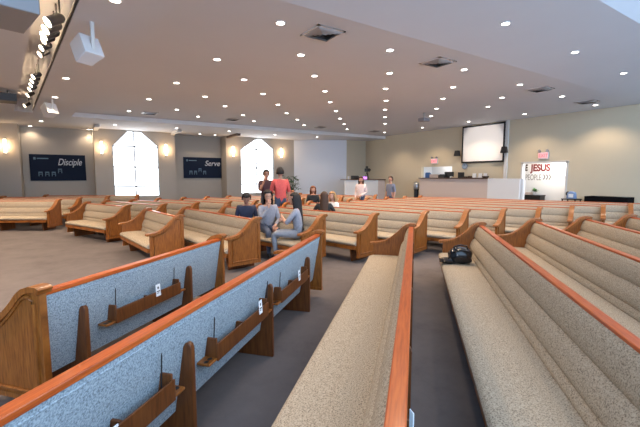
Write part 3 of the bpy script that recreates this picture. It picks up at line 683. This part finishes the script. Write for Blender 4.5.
# hung stage boxes at the left edge
p = onz(18, 16, 3.9); t = thing('stage_array', 'grey loudspeaker box hanging in the top left corner', 'speaker', (p.x-.12, p.y-.1, 3.80), hd+R(8))
MB().box((-.5, -.28, 0), (.5, .28, .24)).build('cabinet', 'grey_plastic', t, .015)
MB().box((.05, -.29, .05), (.45, -.28, .20)).build('grille', 'charcoal', t); MB().box((-.4, -.29, .06), (-.1, -.28, .2)).build('port_panel', 'white_plastic', t)
b = MB(); b.tube([(-.3, 0, .24), (-.3, 0, .41)], .015, 6); b.tube([(.3, 0, .24), (.3, 0, .41)], .015, 6); b.build('hanger', 'black', t)
p = onz(8, 99, 3.95); t = thing('stage_monitor', 'small dark box with light strip hanging at the left edge', 'speaker', (p.x, p.y, 3.86), hd)
MB().box((-.3, -.2, 0), (.3, .2, .22)).build('cabinet', 'charcoal', t, .01); MB().box((-.2, -.21, .03), (.2, -.2, .07)).build('strip', 'white_plastic', t); MB().tube([(0, 0, .22), (0, 0, .33)], .02, 6).build('hanger', 'black', t)
# ------------------------------------------------------------------ far wall fittings
def sconce(px, py, label):
    q = ony(px, py, YF); t = thing('wall_sconce', label, 'wall lamp', (q.x, YF, q.z), 0, 'wall sconces')
    MB().box((-.065, -.02, -.36), (.065, 0, .36)).build('back_plate', 'white_plastic', t, .006)
    MB().prism([(-.02, -.32), (-.07, -.30), (-.09, -.2), (-.095, 0), (-.09, .2), (-.07, .30), (-.02, .32)], -.055, .055).build('shade', 'sconce_glow', t, .01)
    l = bpy.data.lights.new('sconce_light', 'POINT'); l.energy = 14; l.color = (1, .66, .36); l.shadow_soft_size = .1
    o = bpy.data.objects.new('sconce_light', l); C.objects.link(o); o.parent = t; o.location = (0, -.22, 0)
for px, py, lb in [(5, 146, 'lit wall sconce at the left edge of the picture'), (101.5, 147.5, 'lit wall sconce between the Disciple banner and left window'), (166, 150, 'lit wall sconce between the left window and Serve banner'),
                   (233, 151.5, 'lit wall sconce between the Serve banner and right window'), (281, 153, 'lit wall sconce right of the right window')]: sconce(px, py, lb)
def banner(x0, y0, x1, y1, word, label, shear, nchairs):
    Y = YF+ND; a = ony(x0, y0, Y); b = ony(x1, y1, Y); wd = b.x-a.x; hh = a.z-b.z
    t = thing('banner', label, 'banner', ((a.x+b.x)/2, Y, b.z))
    MB().box((-wd/2, -.05, 0), (wd/2, -.004, hh)).build('canvas', 'navy_cloth', t)
    lt = text(word, hh*.36, t, 'lettering', 'pale_ink', (0, -.056, hh*.60), (R(90), 0, 0), shear, 1.0, .004, .004)
    lx = [v.co.x for v in lt.data.vertices]; tw = wd*(.44 if nchairs == 3 else .40); lt.scale = (tw/(max(lx)-min(lx)), 1, 1); lt.location.x = wd*.425-tw
    MB().box((-wd*.43, -.056, hh*.80), (-wd*.39, -.051, hh*.89)).box((-wd*.37, -.056, hh*.825), (-wd*.17, -.051, hh*.865)).build('emblem', 'ink_blue', t)
    s = MB(); cw = wd*.085
    for i in range(4):
        hi = i == (3 if nchairs == 3 else 2); cx = -wd*.36+i*wd*.115; z0 = hh*.17+(hh*.12 if hi else 0); tp = cw*1.15
        s.box((cx, -.056, z0), (cx+cw*.16, -.051, z0+tp)); s.box((cx+cw*.7, -.056, z0), (cx+cw*.86, -.051, z0+tp)); s.box((cx, -.056, z0+tp*.4), (cx+cw*.86, -.051, z0+tp*.52)); s.box((cx, -.056, z0+tp*.72), (cx+cw*.86, -.051, z0+tp*1.0))
    s.build('chair_icons', 'ink_blue', t)
banner(28.8, 154, 86.5, 180.5, 'Disciple', 'dark blue banner reading Disciple', .35, 3)
banner(183, 157, 222.6, 178, 'Serve', 'dark blue banner reading Serve', .3, 2)
# leafy plant
q = W((290-320)/F*22.6, 22.6); t = thing('potted_plant', 'dark green leafy floor plant beside the pale partition', 'plant', (q.x, min(q.y, YF-.75), 0))
MB().lathe([(.16, 0), (.22, .32), (.24, .38), (.20, .38), (.19, .33)], 16).build('pot', 'pot', t)
st = MB(); lf = MB()
for i in range(60):
    a = random.random()*6.28; rr = random.uniform(.10, .55); zt = random.uniform(.75, 1.72); tip = Vector((rr*math.cos(a), rr*math.sin(a)*.8, zt))
    if i < 16: st.tube([(0, 0, .33), tip*.5+Vector((0, 0, .3)), tip], .010, 5)
    for kx in range(4):
        d = Vector((random.uniform(-1, 1), random.uniform(-1, 1), random.uniform(-.5, .5))).normalized(); u = d.cross(Vector((0, 0, 1))).normalized(); ln = random.uniform(.14, .26); wd = ln*.22
        p0 = tip+d*.02; n_ = d.cross(u)
        lf.add([p0, p0+d*ln*.5+u*wd+n_*.01, p0+d*ln-Vector((0, 0, .05)), p0+d*ln*.5-u*wd+n_*.01], [(0, 1, 2), (0, 2, 3)])
st.build('stem', 'leaf', t); lf.build('foliage', 'leaf', t)
# sound booth in the far corner
YB = 19.2; bx0 = ony(345.5, 190, YB).x; bx1 = ony(378, 190, YB).x; bz = ony(360, 179.3, YB).z
t = thing('sound_booth', 'pale half-height sound booth counter in the far corner', 'counter', ((bx0+bx1)/2, YB, 0)); wd = (bx1-bx0)/2
MB().box((-wd, 0, 0), (wd, .12, bz-.05)).build('front_wall', 'white_paint', t); MB().box((wd, 0, 0), (XR-.01-(bx0+bx1)/2, .12, bz-.05)).build('side_wall', 'counter_body', t)
MB().box((-wd-.05, -.06, bz-.05), (XR-.01-(bx0+bx1)/2, .5, bz)).build('counter_top', 'dark_wood', t, .008)
q = ony(367, 178, YB+.25); t = thing('tripod_camera', 'black video camera on a tripod at the sound booth', 'camera', (q.x, YB+.25, bz))
b = MB()
for a in (0, 2.1, 4.2): b.tube([(0, 0, .50), (.17*math.cos(a), .17*math.sin(a), 0)], .02, 6)
b.build('tripod', 'black', t); MB().box((-.09, -.2, .50), (.09, .16, .72)).lathe([(.06, 0), (.06, .12)], 12, mtx=Matrix.Translation((0, -.2, .62)) @ Matrix.Rotation(R(90), 4, 'X')).box((-.04, -.05, .72), (.04, .1, .86)).build('camera_body', 'black', t, .01)
def small(name, label, cat, px, mbf, m, Y=YB+.2, z=None):
    q = ony(px, 178, Y); o = mbf().build(name, m, None, .008); o.location = (q.x, Y, bz if z is None else z); return tag(o, label, cat)
small('mixing_desk', 'black mixing desk on the sound booth counter', 'mixer', 356, lambda: MB().prism([(-.15, 0), (.15, 0), (.15, .24), (-.15, .08)], -.3, .3), 'black')
small('monitor', 'purple glowing screen on the sound booth counter', 'screen', 363.6, lambda: MB().box((-.27, -.02, .0), (.27, .02, .17)), 'purple_glow', YB+.02)
small('cup', 'white cup at left end of the sound booth counter', 'cup', 348.5, lambda: MB().lathe([(.05, 0), (.07, .2), (.06, .2), (.045, .02)], 12), 'paper')
# ------------------------------------------------------------------ right wall fittings (serving counter, screen, signs, doorway)
XK = 17.3; ya, yb, ym = onx(419.5, 185, XK).y, onx(519.5, 185, XK).y, onx(487.5, 185, XK).y; kz = 1.60
t = thing('serving_counter', 'long half-height counter wall with dark wooden top under the screen', 'counter', (XK, (ya+yb)/2, 0)); yo = (ya+yb)/2
MB().box((0, ym-yo, 0), (.14, ya-yo, kz-.05)).box((.14, ya-yo-.14, 0), (XR-XK-.02, ya-yo, kz-.05)).build('body', 'counter_body', t)
MB().box((0, yb-yo, 0), (.14, ym-yo, kz-.02)).box((.14, yb-yo, 0), (XR-XK-.02, yb-yo+.14, kz-.02)).build('white_panel', 'white_paint', t)
MB().box((-.06, ym-yo, kz-.05), (XR-XK-.01, ya-yo+.05, kz)).build('counter_top', 'dark_wood', t, .008)
def onk(px, X=XK+.22): return onx(px, 177, X).y
def item(name, label, cat, px, mb, m, bevel=.008, X=XK+.22):
    o = mb.build(name, m, None, bevel); o.location = (X, onk(px, X), kz); return tag(o, label, cat)
item('computer_monitor', 'black monitor on the serving counter', 'monitor', 449, MB().box((-.02, -.30, .07), (.03, .30, .33)).box((-.1, -.14, 0), (.1, .14, .02)).box((-.015, -.04, .01), (.02, .04, .1)), 'black')
item('printer', 'low black printer beside the monitor on the counter', 'printer', 443.5, MB().box((-.2, -.22, 0), (.2, .22, .16)).box((-.12, -.18, .16), (.18, .18, .2)), 'black')
item('speaker_box', 'small black box speaker right of the monitor on the counter', 'speaker', 461, MB().box((-.1, -.13, 0), (.1, .13, .3)).box((-.105, -.09, .05), (-.1, .09, .22)), 'black')
item('tray', 'dark low tray of oddments on the counter', 'tray', 468, MB().box((-.12, -.3, 0), (.12, .3, .03)).box((-.08, -.2, .03), (.08, -.05, .10)).box((-.08, .05, .03), (.06, .24, .08)), 'dark_brown')
for i, (px, z_) in enumerate([(474, 0), (480, 0), (485, 0)]):
    e = thing('leaflet_stand', ['left', 'middle', 'right'][i]+' clear stand of white leaflets on the counter under the screen', 'leaflet stand', (XK+.22, onk(px), kz), 0, 'leaflet stands')
    MB().box((-.06, -.11, 0), (.06, .11, .02)).box((.03, -.11, .0), (.04, .11, .20)).build('holder', 'grey_plastic', e); MB().prism([(-.01, .02), (.0, .02), (.02, .24), (.01, .24)], -.1, .1, fn=lambda x, y, z: (y, x, z)).build('leaflets', 'paper', e)
item('basket', 'brown basket at the right end of the counter', 'basket', 485.5, MB().lathe([(.13, 0), (.18, .10), (.16, .10), (.12, .02)], 16), 'dark_brown', 0, XK+.05)
# things inside the hatch
Xh = XR+.75
q = onx(428, 172, Xh); t = thing('shirt_rack', 'blue cloth hanging inside the serving hatch', 'cloth', (Xh, q.y, 1.3)); MB().prism([(-.22, 0), (.22, 0), (.24, .5), (.12, .62), (-.12, .62), (-.24, .5)], -.06, .06, fn=lambda x, y, z: (x, y, z)).build('cloth', 'blue_thing', t, .02)
q = onx(437, 172, Xh); o = MB().box((-.2, -.4, 0), (.2, .4, .5)).box((-.21, -.36, .1), (-.2, .36, .12)).build('storage_box', 'counter_body', None, .02); o.location = (Xh, q.y, 1.3); tag(o, 'pale cardboard box inside the serving hatch', 'box')
# water cooler next to counter
q = onx(416.3, 190, XK+.15); t = thing('coffee_urn', 'steel and black urn on a stand beside the counter', 'urn', (q.x, q.y, 0))
MB().lathe([(.17, 0), (.17, .03), (.14, .05), (.14, .85), (.17, .88), (.17, .9)], 14).build('stand', 'black', t); MB().lathe([(.16, .9), (.18, .95), (.18, 1.22), (.13, 1.30), (.05, 1.34), (.04, 1.38)], 18).build('tank', 'steel', t)
# projection screen
sx = XR-.12; s0, s1_ = onx(462.3, 140, sx).y, onx(504.8, 140, sx).y; z1, z0 = onx(483, 124.3, sx).z, onx(483, 162.6, sx).z
t = thing('projection_screen', 'white projection screen with thin black frame on the right wall', 'screen', (sx, (s0+s1_)/2, z0)); hw = (s0-s1_)/2; hh = z1-z0
MB().box((0, -hw, 0), (.03, hw, hh)).build('screen_surface', 'screen', t)
f = MB(); f.box((-.02, -hw, 0), (.05, -hw+.07, hh)); f.box((-.02, hw-.07, 0), (.05, hw, hh)); f.box((-.02, -hw, 0), (.05, hw, .08)); f.box((-.02, -hw, hh-.08), (.11, hw, hh)); f.build('frame', 'black', t)
# wall speakers beside screen
for px, py, lb in ((457.5, 153.5, 'small black wall speaker left of the projection screen'), (504.6, 150, 'small black wall speaker on the right edge of the screen')):
    q = onx(px, py, XR-.2); t = thing('wall_speaker', lb, 'speaker', (XR, q.y, q.z)); MB().prism([(-.16, -.14), (.16, -.14), (.10, .16), (-.10, .16)], -.32, -.14, fn=lambda x, y, z: (x, y, z)).build('cabinet', 'black', t, .01)
    MB().tube([(-.16, 0, 0), (0, 0, 0)], .02, 6).build('bracket', 'black', t)
q = onx(465, 166, XR); t = thing('wall_clock', 'small round clock under the projection screen', 'clock', (XR, q.y, q.z)); MB().lathe([(.17, 0), (.18, .03), (.15, .045)], 20, mtx=Matrix.Rotation(R(-90), 4, 'Y')).build('case', 'grey_plastic', t)
MB().lathe([(.001, .046), (.145, .047)], 20, mtx=Matrix.Rotation(R(-90), 4, 'Y')).build('face', 'vent_blue', t); MB().box((-.052, -.006, 0), (-.048, .006, .11)).box((-.052, 0, -.006), (-.048, .08, .006)).build('hands', 'black', t)
def exit_sign(px, py, label):
    q = onx(px, py, XR); t = thing('exit_sign', label, 'exit sign', (XR, q.y, q.z)); 
    MB().box((-.09, -.22, -.16), (0, .22, .14)).build('housing', 'white_plastic', t, .01); MB().box((-.096, -.2, -.13), (-.09, .2, .11)).build('face_plate', 'exit_face', t)
    text('EXIT', .20, t, 'lettering', 'exit_red', (-.099, .185, -.08), (R(90), 0, R(-90)), 0, .95, .006, 0)
    for s_ in (-1, 1):
        m_ = Matrix.Translation((-.06, s_*.17, .19)) @ Matrix.Rotation(R(-70), 4, 'Y'); MB().lathe([(.03, -.06), (.06, .02), (.06, .05), (.05, .045)], 12, mtx=m_).tube([(-.05, s_*.15, .13), (-.06, s_*.17, .19)], .015, 6).build('emergency_lamp', 'grey_plastic', t)
exit_sign(435, 161, 'glowing pink exit sign above the serving hatch'); exit_sign(544, 155.3, 'glowing pink exit sign above the doorway')
# lettering on the wall behind the doorway
t = thing('wall_lettering', 'dark red and grey vinyl lettering on the white wall beyond the doorway', 'lettering', (XB, 0, 0))
def wt(s_, px0, px1, py0, py1, m, bold, sx_=1):
    a = onx(px0, py1, XB); b = onx(px1, py0, XB); hh = b.z-a.z; size = hh/.70
    o = text(s_, size, t, 'lettering', m, (-.006, a.y, a.z), (R(90), 0, R(-90)), 0, 1, .003, bold); wd = max(v.co.x for v in o.data.vertices)-min(v.co.x for v in o.data.vertices)
    o.scale = ((a.y-b.y)/wd, 1, 1); return o
wt('E', 525.0, 527.8, 164.6, 170.6, 'dark_brown', .018); wt('JESUS', 531, 551.5, 164.0, 171, 'dark_red', .02); wt('PEOPLE', 525.2, 541, 174.3, 180, 'grey_ink', 0)
ch = MB()
for i, px in enumerate((542.8, 545.6, 548.4)):
    a = onx(px, 177, XB); hh = .13
    ch.add([(-.006, a.y-d, a.z+z) for d, z in ((0, hh), (.07, hh), (.14, 0), (.07, -hh), (0, -hh), (.07, 0))], [(0, 1, 2, 5), (5, 2, 3, 4)])
ch.build('chevrons', 'grey_ink', t)
q = onx(531.5, 198, XB-.35); t = thing('side_table', 'black table with a small plant inside the doorway', 'table', (XB-.3, q.y, 0)); ln = .52
MB().box((-.25, -ln, .70), (.25, ln, .76)).build('tabletop', 'black', t, .006); MB().box((-.24, -ln+.02, .25), (.24, ln-.02, .70)).build('cloth_skirt', 'black', t, .01)
for sx_ in (-1, 1):
    for sy in (-1, 1): MB().box((sx_*.2-.02, sy*(ln-.06)-.02, 0), (sx_*.2+.02, sy*(ln-.06)+.02, .26)).build('leg', 'black', t)
q2 = onx(535, 190, XB-.35); t = thing('small_plant', 'small bright green plant in a white pot on the doorway table', 'plant', (XB-.35, q2.y, .76)); MB().lathe([(.07, 0), (.10, .16), (.085, .16)], 14).build('pot', 'paper', t)
lf = MB()
for i in range(40):
    d = Vector((random.uniform(-1, 1), random.uniform(-1, 1), random.uniform(.1, 1.2))).normalized(); u = d.cross(Vector((0, 0, 1))).normalized(); p0 = Vector((0, 0, .15)); ln_ = random.uniform(.14, .27)
    lf.add([p0, p0+d*ln_*.6+u*.03, p0+d*ln_, p0+d*ln_*.6-u*.03], [(0, 1, 2), (0, 2, 3)])
mat('bright_leaf', (.07, .24, .05), .5); lf.build('foliage', 'bright_leaf', t)
q2 = onx(529, 195, XB-.35); o = MB().box((-.1, -.16, 0), (.1, .16, .09)).box((-.09, -.15, .09), (.08, .12, .13)).build('book_stack', 'counter_body', None, .004); o.location = (XB-.35, q2.y, .76); tag(o, 'low stack of tan books beside the small plant', 'books')
q = onx(563.3, 0+178, XB); t = thing('light_switch', 'small violet grey switch plate inside the doorway', 'switch', (XB, onx(566, 177.5, XB-.0).y, onx(566, 177.5, XB).z)); MB().box((-.012, -.05, -.08), (0, .05, .08)).build('plate', 'grey_plastic', t, .004); MB().box((-.02, -.014, -.03), (-.012, .014, .03)).build('toggle', 'paper', t)
# end table and black bench against the right wall
XT = XR-.45; q = onx(571.5, 198, XT); t = thing('end_table', 'small black end table right of the doorway', 'table', (XT, q.y, 0))
MB().box((-.28, -.28, .72), (.28, .28, .76)).build('tabletop', 'black', t, .006)
for sx_ in (-1, 1):
    for sy in (-1, 1): MB().box((sx_*.24-.02, sy*.24-.02, 0), (sx_*.24+.02, sy*.24+.02, .72)).build('leg', 'black', t)
t = thing('gift_bag', 'blue and white bag on the black end table', 'bag', (XT, q.y, .76)); MB().prism([(-.17, 0), (.17, 0), (.14, .24), (.03, .31), (-.13, .26)], -.1, .1).build('bag_body', 'pale_blue', t, .02); MB().box((-.105, -.1, .05), (.105, .08, .2)).build('white_label', 'paper', t); MB().ball((.0, .15, .2), (.08, .08, .1)).build('dark_bow', 'black', t)
yA, yB_ = onx(588, 198, XT).y, onx(631, 198, XT).y; t = thing('draped_table', 'long low table draped in black along the right wall', 'table', (XT, (yA+yB_)/2, 0)); hl = (yA-yB_)/2
mb = MB(); N_ = 60
for lvl, (ex, zz) in enumerate(((0, .90), (.02, .89), (.04, .02))):
    for i in range(N_):
        a = i/N_*4; sd = int(a); u = a-sd; P4 = [(-.32, -hl), (.32, -hl), (.32, hl), (-.32, hl)]; p_, n_ = P4[sd], P4[(sd+1) % 4]; x = p_[0]+(n_[0]-p_[0])*u; y = p_[1]+(n_[1]-p_[1])*u
        r_ = (1+(.02*math.sin(i*2.1) if lvl == 2 else 0)); mb.v.append((x*(1+ex)*r_, y*(1+ex*.3), zz))
for l_ in range(2):
    for i in range(N_): j = (i+1) % N_; mb.f.append((l_*N_+i, l_*N_+j, (l_+1)*N_+j, (l_+1)*N_+i)); mb.m.append(0)
mb.f.append(tuple(range(N_))); mb.m.append(0); mb.build('tablecloth', 'black_cloth', t); MB().box((-.30, -hl+.05, .84), (.30, hl-.05, .885)).box((-.28, -hl+.1, 0), (-.24, -hl+.14, .85)).box((.24, -hl+.1, 0), (.28, -hl+.14, .85)).box((-.28, hl-.14, 0), (-.24, hl-.1, .85)).box((.24, hl-.14, 0), (.28, hl-.1, .85)).build('table_frame', 'charcoal', t)
# ------------------------------------------------------------------ daylight and lamps
wd_ = bpy.data.worlds.new('World'); bpy.context.scene.world = wd_; wd_.use_nodes = True
bg = wd_.node_tree.nodes['Background']; bg.inputs[0].default_value = (.48, .71, 1.0, 1); bg.inputs[1].default_value = 2.9
l = bpy.data.lights.new('vestibule_light', 'POINT'); l.energy = 110; l.color = (1, .93, .88); l.shadow_soft_size = .3; o = bpy.data.objects.new('vestibule_light', l); C.objects.link(o); o.location = (XR+.9, (dA+dB)/2, 2.7)
l = bpy.data.lights.new('kitchen_light', 'POINT'); l.energy = 10; l.shadow_soft_size = .2; o = bpy.data.objects.new('kitchen_light', l); C.objects.link(o); o.location = (XR+.6, (hA+hB)/2, 2.35)
# ------------------------------------------------------------------ camera and view
cam = bpy.data.cameras.new('camera'); co = bpy.data.objects.new('camera', cam); C.objects.link(co); cam.sensor_width = 36; cam.lens = F/640*36; cam.clip_start = .05
co.location = (0, 0, H); co.rotation_euler = (R(90)-PITCH, 0, -YAW); sc = bpy.context.scene; sc.camera = co
sc.view_settings.view_transform = 'Standard'; sc.view_settings.look = 'None'; sc.view_settings.gamma = 1; sc.view_settings.exposure = 0.70
